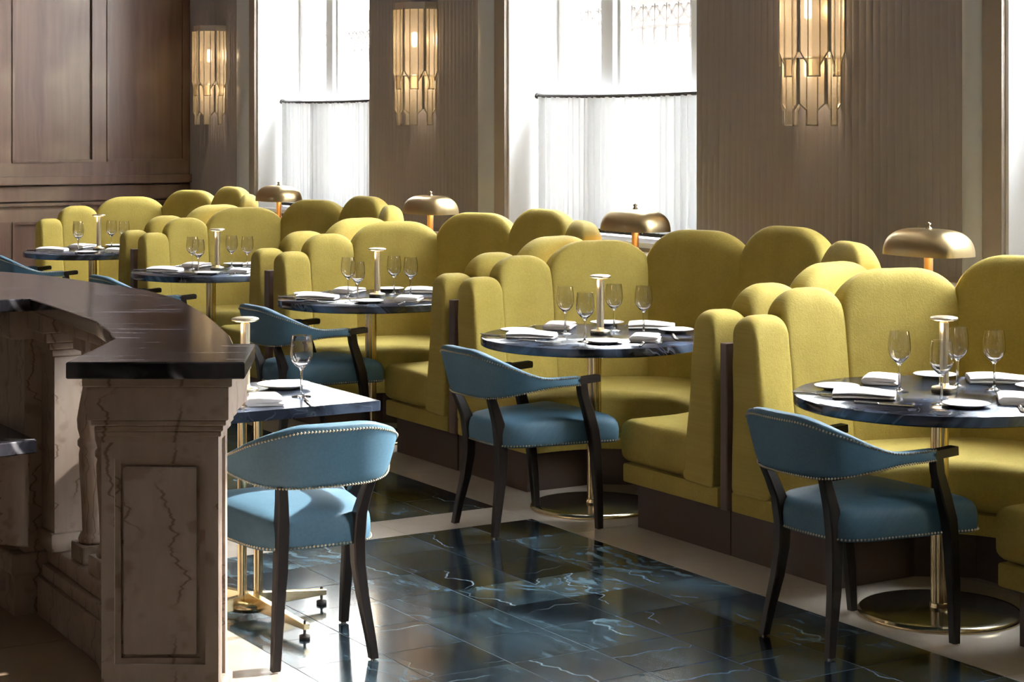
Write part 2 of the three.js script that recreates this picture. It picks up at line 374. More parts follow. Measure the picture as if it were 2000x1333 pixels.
// back wall: dark panelled timber
const wallBack = setting('wall_back', 'dark brown timber panelling on the end wall', 'wall');
mesh('wall_core', slab(S1 + 0.03, S1 + 0.3, 0, TOP, N0, OUT), M.wood, wallBack);
{
  const SB = S1;
  const framePiece = (name, n0, n1, y0, y1, proud) => mesh(name, slab(SB - proud, SB + 0.03, y0, y1, n0, n1), M.wood, wallBack);
  const pitch = 0.843, first = 6.455;
  framePiece('rail', N0, N1, 1.23, 1.352, 0.0);
  framePiece('moulding', N0, N1, 1.16, 1.23, 0.06);
    framePiece('rail', N0, N1, 1.016, 1.142, 0.012);
  framePiece('moulding', N0, N1, 0.975, 1.0, 0.03);
  framePiece('rail', N0, N1, 4.3, TOP, 0.0);
  framePiece('rail', N0, N1, 0.84, 0.975, 0);
  framePiece('rail', N0, N1, 0.1, 0.25, 0);
  framePiece('baseboard', N0, N1, 0, 0.1, 0.03);
  for (let k = 0; k < 7; k++) {
    const c = first - k * pitch, inner = c - 0.727;           // upright between two panels
    framePiece('stile', c - 0.0, c + (k ? 0.116 : 0.045), 1.352, 4.3, 0);
    framePiece('stile', c - 0.0, c + (k ? 0.116 : 0.045), 0.25, 0.84, 0);
    // sunk panel with a bevelled bead round it
    for (const [y0, y1] of [[1.352, 4.3], [0.25, 0.84]]) {
      mesh('panel', slab(SB + 0.018, SB + 0.03, y0 + 0.02, y1 - 0.02, inner + 0.02, c - 0.02), M.wood, wallBack);
      mesh('bead', slab(SB - 0.012, SB + 0.03, y0, y0 + 0.02, inner, c), M.wood, wallBack);
      mesh('bead', slab(SB - 0.012, SB + 0.03, y1 - 0.02, y1, inner, c), M.wood, wallBack);
      mesh('bead', slab(SB - 0.012, SB + 0.03, y0 + 0.02, y1 - 0.02, inner, inner + 0.02), M.wood, wallBack);
      mesh('bead', slab(SB - 0.012, SB + 0.03, y0 + 0.02, y1 - 0.02, c - 0.02, c), M.wood, wallBack);
    }
  }
}
// ledge running under the windows
const ledge = setting('trim_1', 'cream painted ledge running below the windows', 'ledge');
mesh('ledge_box', slab(S0, S1 - 0.05, 0, 0.9, 6.12, 6.5), M.plinth, ledge);
mesh('ledge_top', slab(S0, S1 - 0.05, 0.9, 0.935, 6.08, 6.5), M.cream, ledge);

// windows
const ordWall = ['first', 'second', 'third', 'fourth', 'fifth'];
openings.forEach(([a, b], i) => {
  const w = setting('window_' + (i + 1), `tall white framed window, ${ordWall[i]} from the panelled wall`, 'window');
  mesh('reveal', slab(b - 0.02, b, SILL, HEAD, N1, OUT - 0.03), M.white, w);
  mesh('reveal', slab(a, a + 0.02, SILL, HEAD, N1 + 0.02, OUT - 0.03), M.white, w);
  mesh('sill', slab(a, b, SILL - 0.03, SILL, N1 - 0.02, OUT), M.white, w);
  const fr = (s0, s1, y0, y1, n0 = 6.88, n1 = 6.96) => mesh('frame', slab(s0, s1, y0, y1, n0, n1), M.white, w);
  const A = a + 0.02, B = b - 0.02, mid1 = B - 0.62, mid2 = A + 0.42;
  fr(B - 0.06, B, SILL, HEAD); fr(A, A + 0.06, SILL, HEAD);
  fr(A + 0.06, B - 0.06, SILL, SILL + 0.09); fr(A + 0.06, B - 0.06, HEAD - 0.08, HEAD); fr(A + 0.06, B - 0.06, 2.95, 3.03);
  for (const c of [mid1, mid2]) {
    fr(c - 0.05, c + 0.05, SILL + 0.09, 2.95, 6.86, 6.98); fr(c - 0.05, c + 0.05, 3.03, HEAD - 0.08, 6.86, 6.98);
    fr(c + 0.075, c + 0.11, SILL + 0.09, 2.95); fr(c - 0.11, c - 0.075, SILL + 0.09, 2.95);
  }
  for (const [p0, p1] of [[A + 0.06, mid2 - 0.05], [mid2 + 0.05, mid1 - 0.05], [mid1 + 0.05, B - 0.06]]) {
    mesh('pane', slab(p0, p1, SILL + 0.09, 2.95, 6.918, 6.922), M.pane, w);
    mesh('pane', slab(p0, p1, 3.03, HEAD - 0.08, 6.918, 6.922), M.pane, w);
  }
});
// upright trims at the window edges that face the room
[[10.66, 'beside the second window'], [6.27, 'beside the third window'], [14.68, 'beside the first window']].forEach(([b, where], i) => {
  const t = setting('trim_' + (i + 2), 'pale grey rounded upright trim ' + where, 'trim');
  const R_ = [0.12, 0.074, 0.148][i], w0 = [0.13, 0.12, 0.11][i], g = new THREE.CylinderGeometry(R_, R_, HEAD - 0.9, 20, 1, false, -1.45, 2.9);
  g.scale(1, 1, 0.05 / R_);
  const m = mesh('round_trim', g, M.trimGrey, t);
  m.position.copy(P(b + w0 + R_, (HEAD + 0.9) / 2, N1 + 0.008));
  mesh('flat_trim', slab(b - 0.0, b + w0, 0.9, HEAD, N1 - 0.025, N1), M.trimTaupe, t);
});

// outside: street, the pale house opposite and the iron canopy fringe
const street = setting('ground', 'pale paving of the street outside', 'street');
mesh('paving', slab(-30, 50, -0.35, -0.2, OUT, 40), M.paving, street);
{
  const h = thing('opposite_house', 'pale stone house across the street seen through the windows', 'building', P(26.3, -0.2, 19.5));
  const HH = 12.55;
  mesh('wall', bx(47.4, HH, 0.4).translate(0, HH / 2, 0), M.facade, h);
  for (let k = -8; k <= 8; k++) {
    mesh('pilaster', bx(0.7, HH, 0.25).translate(k * 2.6, HH / 2, 0.3), M.facade, h);
    for (const y of [1.2, 5.2, 8.8]) mesh('window', bx(1.1, 2.3, 0.06).translate(k * 2.6 + 1.3, y + 1.15, 0.22), M.paving, h);
  }
  mesh('cornice', bx(47.4, 0.35, 0.7).translate(0, HH, 0.2), M.facade, h);
}
{
  const fr = thing('canopy_fringe', 'ornamental iron fringe hanging outside above the windows', 'ironwork', P(12, 0, 8.4));
  mesh('beam', bx(16, 0.06, 0.05).translate(0, 2.62, 0), M.iron, fr);
  mesh('beam', bx(16, 0.022, 0.022).translate(0, 2.42, 0), M.iron, fr);
  for (const s of [7.2, 10.9, 16.9]) mesh('bracket', bx(0.05, 0.06, 1.3).translate(12 - s, 2.66, 0.65), M.iron, fr);
  const spear = lathe([[0, -0.2], [0.013, -0.08], [0.015, 0], [0.007, 0.03], [0.009, 0.36]], 8), cross = mergeGeometries([new THREE.BoxGeometry(0.15, 0.02, 0.018).rotateZ(0.8), new THREE.BoxGeometry(0.15, 0.02, 0.018).rotateZ(-0.8)]);
  for (const [a, b] of [[10.9, 12.6], [15.6, 17.4]]) for (let s = a; s < b; s += 0.15) {
    const m = mesh('spear', spear, M.iron, fr); m.position.set(12 - s, 2.42, 0);
    const q = mesh('scroll', cross, M.iron, fr); q.position.set(12 - s - 0.075, 2.52, 0);
  }
}

// ---------------------------------------------------------------- curtains on rods
function curtain(a, b, y0, y1, n) {
  const seg = 170, rows = 6, pos = [], uv = [], idx = [];
  for (let j = 0; j <= rows; j++) for (let i = 0; i <= seg; i++) {
    const t = i / seg, q = j / rows, s = mixf(a, b, t), f = 0.016 * Math.sin(t * 190 + 1.5 * Math.sin(t * 17)) + 0.008 * Math.sin(t * 61 + q * 0.8);
    const p = P(s, mixf(y0, y1, q) - (1 - Math.pow(2 * t - 1, 2)) * 0.012, n + f); pos.push(p.x, p.y, p.z); uv.push(t * (b - a), q * (y1 - y0));
  }
  for (let j = 0; j < rows; j++) for (let i = 0; i < seg; i++) { const k = j * (seg + 1) + i; idx.push(k, k + 1, k + seg + 1, k + 1, k + seg + 2, k + seg + 1); }
  return indexed(pos, idx, uv);
}
openings.slice(0, 4).forEach(([a, b], i) => {
  const n = 6.72, c = thing('cafe_curtain', `sheer white half curtain across the ${ordWall[i]} window from panelling`, 'curtain', P(0, 0, 0), 0, 'half curtains in the windows');
  mesh('cloth', curtain(a + 0.045, b - 0.045, 1.03, 1.865, n), M.sheer, c);
  const r = thing('curtain_rod', `dark thin curtain rod across the ${ordWall[i]} window from panelling`, 'rod', P(0, 0, 0), 0, 'curtain rods in the windows');
  const pts = []; for (let k = 0; k <= 12; k++) { const t = k / 12; pts.push(P(mixf(a + 0.03, b - 0.03, t), 1.872 - (1 - Math.pow(2 * t - 1, 2)) * 0.012, n)); }
  mesh('rod', new THREE.TubeGeometry(new THREE.CatmullRomCurve3(pts), 24, 0.012, 8), M.rodIron, r);
  for (const s of [a + 0.032, b - 0.032]) { const e = mesh('end_boss', new THREE.CylinderGeometry(0.022, 0.022, 0.024, 16).rotateZ(Math.PI / 2), M.rodIron, r); e.position.copy(P(s, 1.872, n)); }
  const low = thing('curtain_rail', `thin dark rail under the curtain of the ${ordWall[i]} window from panelling`, 'rail', P(0, 0, 0), 0, 'lower curtain rails');
  mesh('bar', slab(a + 0.02, b - 0.02, 1.005, 1.027, n - 0.02, n + 0.02), M.rodIron, low);
});

// ---------------------------------------------------------------- banquettes
const TN = 4.69, TS = [13.55, 11.31, 9.10, 6.96, 4.83];        // tables and booths, counted from the panelled wall
const ord = ['first', 'second', 'third', 'fourth', 'fifth'];
const boothName = (i) => `${ord[i]} booth from panelling`;
function makeBooth(label) {
  const t = thing('banquette', label, 'booth', P(0, 0, 0), 0, 'olive velvet booths along the windows');
  const at = (a, b) => [-a, b];                              // prism() negates s
  const poly = (pts, y0, y1, bev, seg, cr) => prism(pts.map(([a, b]) => [a, b]), y0, y1, bev, seg, cr);
  const inner = (hw, b0, b1) => { const r = []; for (let k = 0; k <= 20; k++) { const f = Math.PI * k / 20; r.push([-hw * Math.cos(f) * 1, b0 + (b1 - b0) * Math.pow(Math.sin(f), 0.8)]); } return r; };
  const seatPts = [[0.86, -0.11], [0.87, 0.1], [0.86, 0.34], [0.8, 0.6], [0.66, 0.82], [0.45, 0.95], [0.2, 1.0], [-0.2, 1.0], [-0.45, 0.95], [-0.66, 0.82], [-0.8, 0.6], [-0.86, 0.34], [-0.87, 0.1], [-0.86, -0.11], [-0.37, -0.11], ...inner(0.37, 0.06, 0.44), [0.37, -0.11]];
  mesh('seat', poly(seatPts, 0.263, 0.45, 0.045, 5, 0.9), M.olive, t);
  const basePts = [[1.02, -0.105], [1.02, 0.3], [0.92, 0.8], [0.6, 1.08], [0.2, 1.15], [-0.2, 1.15], [-0.6, 1.08], [-0.92, 0.8], [-1.02, 0.3], [-1.02, -0.105], [-0.375, -0.105], ...inner(0.375, 0.065, 0.445), [0.375, -0.105]];
  mesh('seat_base', poly(basePts, 0.182, 0.262, 0.008, 2, 0.6), M.olive, t);
  const plPts = [[1.062, -0.075], [1.062, 0.6], [0.9, 0.9], [0.6, 1.1], [-0.6, 1.1], [-0.9, 0.9], [-1.062, 0.6], [-1.062, -0.075], [-0.44, -0.075], [-0.44, 0.3], [-0.3, 0.48], [0.3, 0.48], [0.44, 0.3], [0.44, -0.075]];
  mesh('plinth', poly(plPts, 0, 0.182), M.plinth, t);
  const pts = [[0.925, -0.11], [0.935, 0.06], [0.92, 0.35], [0.79, 0.87], [0.29, 1.085]];
  const path = [...pts, ...pts.slice().reverse().map(([a, b]) => [-a, b])];
  const H = [0.95, 1.045, 1.11, 1.165, 1.205, 1.165, 1.11, 1.045, 0.95], Y0 = 0.255;
  for (let k = 0; k < 9; k++) {
    const [a0, b0] = path[k], [a1, b1] = path[k + 1], w = Math.hypot(a1 - a0, b1 - b0) + 0.015, small = k === 0 || k === 8;
    const h = H[k] - Y0, g = cushion(w, h, 0.19, w * (small ? 0.36 : w < 0.36 ? 0.42 : 0.38), small ? 0.05 : w < 0.36 ? 0.1 : 0.17);
    // lean the back outwards from the seat up
    const p = g.attributes.position, lean = small ? 0.0 : 0.015;
    for (let i = 0; i < p.count; i++) p.setZ(i, p.getZ(i) - lean * Math.max(0, p.getY(i) - 0.15) / 0.8);
    g.computeVertexNormals();
    const m = mesh('back_cushion', g, M.olive, t);
    // local x = -a, z = -b; cushion front (+z) looks to the table
    m.position.set(-(a0 + a1) / 2, Y0, -(b0 + b1) / 2);
    const nx = -(-(b1 - b0)), nz = 0;
    const dirx = -(a1 - a0), dirz = -(b1 - b0);             // along the panel in local axes
    let fx = -dirz, fz = dirx;                               // a normal
    const cx = -m.position.x, cz = -m.position.z - 0.1;
    if (fx * cx + fz * cz < 0) { fx = -fx; fz = -fz; }
    m.rotation.y = Math.atan2(fx, fz);
  }
  return t;
}
const booth0 = makeBooth(`olive yellow velvet booth with rising rounded back cushions, ${boothName(0)}`);
booth0.position.copy(P(TS[0], 0, TN));
for (let i = 1; i < 5; i++) copyOf(booth0, `olive yellow velvet booth with rising rounded back cushions, ${boothName(i)}`, null, P(TS[i], 0, TN));

// brown upright boards between the booths, with the small ledge that carries the lamp behind
for (let i = 0; i < 4; i++) {
  const mid = (TS[i] + TS[i + 1]) / 2, gap = (TS[i] - TS[i + 1]) / 2 - 1.04;
  const d = thing('booth_divider', `brown upright board between the ${ord[i]} and ${ord[i + 1]} booth from the panelled wall`, 'divider', P(mid, 0, 5.2), 0, 'boards between the booths');
  mesh('board', cham(Math.min(0.07, gap * 2 - 0.006), 0.65, 0.52, 0.004).translate(0, 0.182 + 0.325, 0.362), M.mauveWood, d);
  mesh('ledge_block', bx(0.22, 0.9, 0.34).translate(0, 0.45, -0.5), M.mauveWood, d);
  mesh('ledge_top', cham(0.26, 0.03, 0.38, 0.004).translate(0, 0.915, -0.5), M.mauveWood, d);
}

// ---------------------------------------------------------------- brass shaded lamps behind the booths
function loaf(hx, hz, h) {                                   // rounded rectangular dome, open below
  const pos = [], uv = [], idx = [], seg = 64, rings = 14, e = 2 / 3.2;
  for (let j = 0; j <= rings; j++) for (let k = 0; k <= seg; k++) {
    const q = j / rings * Math.PI / 2, a = k / seg * Math.PI * 2;
    const cr = Math.pow(Math.cos(q), 0.72), y = h * Math.pow(Math.sin(q), 0.85);
    const sg = (v) => Math.sign(v) * Math.pow(Math.abs(v), e);
    const inset = 1 - cr, sx = Math.max(0, hx - hz * 1.0 * inset), sz = hz * cr;
    pos.push(sx * sg(Math.cos(a)), y, sz * sg(Math.sin(a))); uv.push(k / seg, j / rings);
  }
  for (let j = 0; j < rings; j++) for (let k = 0; k < seg; k++) { const a = j * (seg + 1) + k; idx.push(a, a + seg + 1, a + 1, a + 1, a + seg + 1, a + seg + 2); }
  return indexed(pos, idx, uv);
}
function makeBrassLamp(label) {
  const t = thing('brass_lamp', label, 'lamp', P(0, 0, 0), 0, 'domed brass lamps behind the booths');
  mesh('foot', lathe([[0, 0], [0.075, 0], [0.075, 0.012], [0.03, 0.02], [0.019, 0.03]], 28), M.brass, t);
  mesh('stem', new THREE.CylinderGeometry(0.019, 0.019, 0.27, 20).translate(0, 0.15, 0), M.copper, t);
  mesh('collar', lathe([[0.02, 0.225], [0.032, 0.23], [0.032, 0.26], [0.02, 0.27]], 20), M.brass, t);
  const sh = mesh('shade', loaf(0.2, 0.135, 0.112).translate(0, 0.205, 0), M.shadeBrass, t);
  mesh('finial', lathe([[0.0, 0.345], [0.012, 0.338], [0.006, 0.328], [0.014, 0.32], [0.016, 0.312]], 14), M.bronze, sh);
  const b = mesh('bulb', new THREE.SphereGeometry(0.028, 16, 12).translate(0.07, 0.255, 0), M.glow, t);
  const l = new THREE.PointLight(new THREE.Color(1, 0.72, 0.4), 0.8, 0, 2); l.position.set(0.07, 0.255, 0); l.castShadow = true; t.add(l);
  return t;
}
let lamp0 = null;
for (let i = 0; i < 4; i++) {
  const mid = (TS[i] + TS[i + 1]) / 2 + 0.02, label = `domed brass lamp on copper stem between ${ord[i]} and ${ord[i + 1]} booth from panelling`;
  if (!lamp0) { lamp0 = makeBrassLamp(label); lamp0.position.copy(P(mid, 0.93, 5.68)); } else copyOf(lamp0, label, null, P(mid, 0.93, 5.68));
}

// ---------------------------------------------------------------- wall sconces
function makeSconce(label) {
  const t = thing('wall_sconce', label, 'wall light', P(0, 0, 0), 0, 'stepped brass and glass wall lights');
  // half octagon; faces in order: near side, near diagonal, front, far diagonal, far side (local z towards the room)
  const F = 0.15, D = F / Math.SQRT2, hz = 0.1;
  const plan = [[F / 2 + D, 0], [F / 2 + D, hz], [F / 2, hz + D], [-F / 2, hz + D], [-F / 2 - D, hz], [-F / 2 - D, 0]];
  const tier = (scale, y0, y1, y2, y3, nm) => {             // y0 top, y1 taper begins, y2 narrow begins, y3 tip
    for (let k = 0; k < 5; k++) {
      const [xa, za] = plan[k], [xb, zb] = plan[k + 1];
      const ax = xa * scale, az = za * (0.8 + 0.2 * scale), bx_ = xb * scale, bz = zb * (0.8 + 0.2 * scale);
      const w = Math.hypot(bx_ - ax, bz - az), hw = w / 2 - 0.004, nw = w * 0.2;
      const out = [[-hw, y0], [hw, y0], [hw, y1], [nw, y2], [nw, y3], [-nw, y3], [-nw, y2], [-hw, y1]];
      const sh = new THREE.Shape(out.map(([x, y]) => new THREE.Vector2(x, y)));
      const pane = new THREE.ExtrudeGeometry(sh, { depth: 0.004, bevelEnabled: false });
      const bars = [];
      const bar = (p, q, r = 0.0035) => { const L = Math.hypot(q[0] - p[0], q[1] - p[1]), g = new THREE.BoxGeometry(r * 2, L + r * 2, 0.012); g.rotateZ(Math.atan2(-(q[0] - p[0]), q[1] - p[1])); g.translate((p[0] + q[0]) / 2, (p[1] + q[1]) / 2, 0.004); bars.push(g); };
      for (let i = 0; i < 8; i++) bar(out[i], out[(i + 1) % 8]);
      bar([-nw, y0], [-nw, y2], 0.0025); bar([nw, y0], [nw, y2], 0.0025);
      const fm = mesh('frame', mergeGeometries(bars), M.champagne, t), gm = mesh('glass', pane, M.frosted, fm);
      fm.position.set((ax + bx_) / 2, 0, (az + bz) / 2);
      let nx = -(bz - az), nz = bx_ - ax; if (nx * fm.position.x + nz * (fm.position.z + 0.05) < 0) { nx = -nx; nz = -nz; }
      fm.rotation.y = Math.atan2(nx, nz);
    }
  };
  tier(1.0, 0.81, 0.375, 0.305, 0.25);
  tier(0.84, 0.34, 0.11, 0.075, 0.0);
  const cap = new THREE.Shape(plan.map(([x, z]) => new THREE.Vector2(x * 0.97, z * 0.97)));
  mesh('cap', new THREE.ExtrudeGeometry(cap, { depth: 0.045, bevelEnabled: false }).rotateX(Math.PI / 2).translate(0, 0.858, 0), M.champagne, t);
  mesh('back_plate', bx(0.12, 0.62, 0.006).translate(0, 0.48, 0.004), M.bronze, t);
  for (const y of [0.6, 0.3]) {
    mesh('bulb', new THREE.CapsuleGeometry(0.02, 0.07, 6, 14).translate(0, y, 0.085), M.glow, t);
    const l = new THREE.PointLight(new THREE.Color(1, 0.82, 0.62), 0.17, 0, 2); l.position.set(0, y, 0.085); l.castShadow = true; t.add(l);
  }
  return t;
}
{
  const spots = [[15.52, 'beside the panelled wall'], [11.79, 'between the first and second window from the panelled wall'], [7.56, 'between the second and third window from the panelled wall']];
  let first = null;
  for (const [s, where] of spots) {
    const label = `stepped brass and glass wall light ${where}`;
    if (!first) { first = makeSconce(label); first.position.copy(P(s, 1.68, N1 + 0.004)); } else copyOf(first, label, null, P(s, 1.68, N1 + 0.004));
  }
}

// ---------------------------------------------------------------- round tables
function fluted(r, h, k = 22, depth = 0.06) {
  const sh = new THREE.Shape(), m = k * 6;
  for (let i = 0; i <= m; i++) { const a = i / m * Math.PI * 2, q = r * (1 - depth * Math.abs(Math.sin(a * k / 2)) ** 0.7 * 0 - depth * (0.5 + 0.5 * Math.cos(a * k))); i ? sh.lineTo(q * Math.cos(a), q * Math.sin(a)) : sh.moveTo(q, 0); }
  return new THREE.ExtrudeGeometry(sh, { depth: h, bevelEnabled: false, steps: 1 }).rotateX(-Math.PI / 2);
}
function makeTable(label) {
  const t = thing('round_table', label, 'table', P(0, 0, 0), 0, 'round marble tables in the booths');
  const top = lathe([[0, 0.716], [0.494, 0.716], [0.499, 0.719], [0.5, 0.723], [0.5, 0.748], [0.499, 0.752], [0.494, 0.755], [0, 0.755]], 72);
  const p = top.attributes.position, uv = top.attributes.uv;
  for (let i = 0; i < p.count; i++) uv.setXY(i, p.getX(i) + 0.02 * p.getY(i), p.getZ(i) + p.getY(i));
  mesh('tabletop', toCreasedNormals(top.toNonIndexed(), 0.6), M.tableTop, t);
  mesh('column', fluted(0.031, 0.69, 12, 0.08).translate(0, 0.02, 0), M.brass, t);
  mesh('top_plate', lathe([[0.031, 0.69], [0.05, 0.7], [0.16, 0.708], [0.16, 0.716], [0, 0.716]], 36), M.brass, t);
  const d = mesh('foot_disc', lathe([[0, 0.024], [0.24, 0.02], [0.268, 0.015], [0.278, 0.008], [0.28, 0], [0, 0]], 64), M.baseDisc, t);
  mesh('rim', lathe([[0.272, 0.016], [0.281, 0.009], [0.283, 0.0], [0.276, 0.0]], 64), M.brass, d);
  mesh('foot_collar', lathe([[0.031, 0.04], [0.035, 0.036], [0.036, 0.022]], 28), M.brass, t);
  return t;
}
const table0 = makeTable(`round dark marble table on a brass pedestal in the ${boothName(0)}`);
table0.position.copy(P(TS[0], 0, TN));
for (let i = 1; i < 5; i++) copyOf(table0, `round dark marble table on a brass pedestal in the ${boothName(i)}`, null, P(TS[i], 0, TN), i * 1.3);

// ---------------------------------------------------------------- tableware
function makeGlass(label) {
  const out = [[0, 0.0], [0.033, 0.0], [0.034, 0.0015], [0.02, 0.004], [0.007, 0.009], [0.0042, 0.02], [0.0038, 0.06], [0.0045, 0.088], [0.009, 0.098], [0.021, 0.108], [0.033, 0.122], [0.0388, 0.138], [0.0398, 0.152], [0.038, 0.18], [0.0335, 0.21]];
  const inn = [[0.0327, 0.21], [0.0372, 0.18], [0.0389, 0.152], [0.0379, 0.138], [0.032, 0.123], [0.02, 0.11], [0.008, 0.103], [0, 0.101]];
  const m = mesh('wine_glass', lathe([...out, ...inn], 28), M.glass);
  return tag(m, label, 'glass', 'wine glasses');
}
function makePlate(label) {
  const m = mesh('side_plate', lathe([[0, 0.002], [0.045, 0.0], [0.05, 0.003], [0.078, 0.011], [0.08, 0.013], [0.078, 0.0145], [0.052, 0.007], [0.046, 0.005], [0, 0.005]], 44), M.porcelain);
  return tag(m, label, 'plate', 'side plates');
}
function makeNapkin(label) {
  // three folded layers drawn as one swept section
  const w = 0.21, sec = [[-0.055, 0], [0.05, 0], [0.058, 0.004], [0.05, 0.0075], [-0.04, 0.008], [0.046, 0.009], [0.055, 0.0135], [0.046, 0.018], [-0.02, 0.021], [-0.05, 0.02], [-0.062, 0.014], [-0.063, 0.006]];
  const sh = new THREE.Shape(sec.map(([x, y]) => new THREE.Vector2(x, y)));
  const g = new THREE.ExtrudeGeometry(sh, { depth: w - 0.008, bevelEnabled: true, bevelSize: 0.002, bevelThickness: 0.004, bevelOffset: -0.002, bevelSegments: 2, steps: 8 });
  g.translate(0, 0, -w / 2 + 0.004);
  const p = g.attributes.position;
  for (let i = 0; i < p.count; i++) { const y = p.getY(i), z = p.getZ(i); p.setY(i, Math.max(0, y * (1.3 + 0.3 * Math.sin(z * 19 + 1)))); p.setX(i, p.getX(i) * (1 + 0.16 * z / w)); }
  const m = mesh('napkin', toCreasedNormals(g, 0.6), M.linen);
  return tag(m, label, 'napkin', 'folded napkins');
}
function makeKnife(label) {
  const t = thing('table_knife', label, 'knife', P(0, 0, 0), 0, 'table knives');
  const bl = new THREE.Shape(); bl.moveTo(0, 0); bl.lineTo(0.1, 0.002); bl.quadraticCurveTo(0.118, 0.006, 0.115, 0.016); bl.lineTo(0, 0.014); bl.closePath();
  mesh('blade', new THREE.ExtrudeGeometry(bl, { depth: 0.0015, bevelEnabled: false }).rotateX(-Math.PI / 2).translate(0, 0.003, 0.007), M.steel, t);
  mesh('handle', new THREE.CapsuleGeometry(0.0065, 0.075, 4, 10).rotateZ(Math.PI / 2).scale(1, 0.6, 1).translate(-0.044, 0.0042, 0), M.steel, t);
  return t;
}
function makeFork(label) {
  const t = thing('table_fork', label, 'fork', P(0, 0, 0), 0, 'table forks');
  mesh('handle', new THREE.CapsuleGeometry(0.005, 0.1, 4, 8).rotateZ(Math.PI / 2).scale(1, 0.55, 1).translate(-0.04, 0.003, 0), M.steel, t);
  mesh('head', cham(0.03, 0.003, 0.022, 0.001).translate(0.028, 0.005, 0), M.steel, t);
  for (let k = 0; k < 4; k++) mesh('tine', new THREE.BoxGeometry(0.04, 0.002, 0.003).translate(0.062, 0.005, -0.0093 + k * 0.0062), M.steel, t);
  return t;
}
function makeStick(label) {                                  // slim cordless table light
  const t = thing('table_lamp', label, 'lamp', P(0, 0, 0), 0, 'slim cordless table lamps');
  mesh('base', lathe([[0, 0], [0.044, 0], [0.044, 0.014], [0.041, 0.017], [0.018, 0.022], [0.017, 0.03]], 32), M.paleBrass, t);
  mesh('stem', fluted(0.0165, 0.215, 10, 0.05).translate(0, 0.025, 0), M.paleBrass, t);
  const h = mesh('head', lathe([[0.0, 0.262], [0.035, 0.262], [0.046, 0.259], [0.048, 0.255], [0.046, 0.251], [0.036, 0.249], [0.014, 0.247], [0.013, 0.238]], 32), M.paleBrass, t);
  mesh('light_ring', lathe([[0.018, 0.2462], [0.034, 0.2478], [0.034, 0.249], [0.018, 0.249]], 24), M.ledGlow, h);
  const l = new THREE.PointLight(new THREE.Color(1, 0.75, 0.45), 0.025, 0, 2); l.position.set(0, 0.225, 0.03); l.castShadow = true; t.add(l);
  return t;
}
const ware = {};
function put(kind, make, label, pos, turn, group) {
  if (!ware[kind]) { ware[kind] = make(label); ware[kind].position.copy(pos); ware[kind].rotation.y = turn; ware[kind].userData.group = group; return; }
  copyOf(ware[kind], label, group, pos, turn);
}
const TT = 0.7555;
// offsets (along s, along n) from the middle of the table
const LAY = {
  plate: [[0.31, -0.22], [-0.24, -0.14], [-0.06, 0.40], [0.36, 0.30]],
  glass: [[0.15, -0.07], [-0.15, -0.16], [0.13, 0.19], [-0.01, 0.235]],
  napkin: [[0.09, -0.28, -0.75], [0.36, 0.05, 0.75], [0.13, 0.39, -0.6], [-0.24, 0.10, 0.9]],
  knife: [[-0.06, -0.35, 0.5], [-0.35, 0.0, -0.75], [-0.22, 0.26, -0.55]],
  fork: [[0.23, -0.37, 0.4], [0.44, -0.08, -0.9], [-0.35, 0.09, -0.7]],
};
const WHICH = {
  plate: ['nearest aisle and panelling', 'nearest the armchair', 'nearest the windows', 'nearest windows and panelling'],
  glass: ['nearest the panelling', 'nearest the armchair', 'nearest windows and panelling', 'nearest the windows'],
  napkin: ['nearest the armchair', 'nearest the panelling', 'nearest the windows', 'furthest from panelling'],
  knife: ['nearest the armchair', 'furthest from panelling', 'nearest the windows'],
  fork: ['nearest the armchair', 'nearest the panelling', 'furthest from panelling'],
};
TS.forEach((s, i) => {
  const where = `on the round table in the ${boothName(i)}`, g = (k) => `${k} on the table in the ${boothName(i)}`;
  const pt = ([a, b]) => P(s + a - 0.02, TT, TN + b);
  const jit = () => [rr(-0.012, 0.012), rr(-0.012, 0.012)];
  const mv = (q) => { const [ja, jb] = jit(); return [q[0] + ja, q[1] + jb]; };
  put('stick', makeStick, `slim brass lamp with disc head ${where}`, pt([0.06, 0.06]), 0, 'slim brass table lamps');
  const on = `on the table of the ${boothName(i)}`;
  LAY.plate.forEach((q, k) => put('plate', makePlate, `white side plate ${WHICH.plate[k]}, ${on}`, pt(mv(q)), 0, g('plates')));
  LAY.glass.forEach((q, k) => put('glass', makeGlass, `empty wine glass ${WHICH.glass[k]}, ${on}`, pt(mv(q)), 0, g('glasses')));
  LAY.napkin.forEach((q, k) => put('napkin', makeNapkin, `folded white napkin ${WHICH.napkin[k]}, ${on}`, pt(q), q[2] + rr(-0.08, 0.08), g('napkins')));
  LAY.knife.forEach((q, k) => put('knife', makeKnife, `steel knife ${WHICH.knife[k]}, ${on}`, pt(q), q[2], g('knives')));
  LAY.fork.forEach((q, k) => put('fork', makeFork, `steel fork ${WHICH.fork[k]}, ${on}`, pt(q), q[2], g('forks')));
});

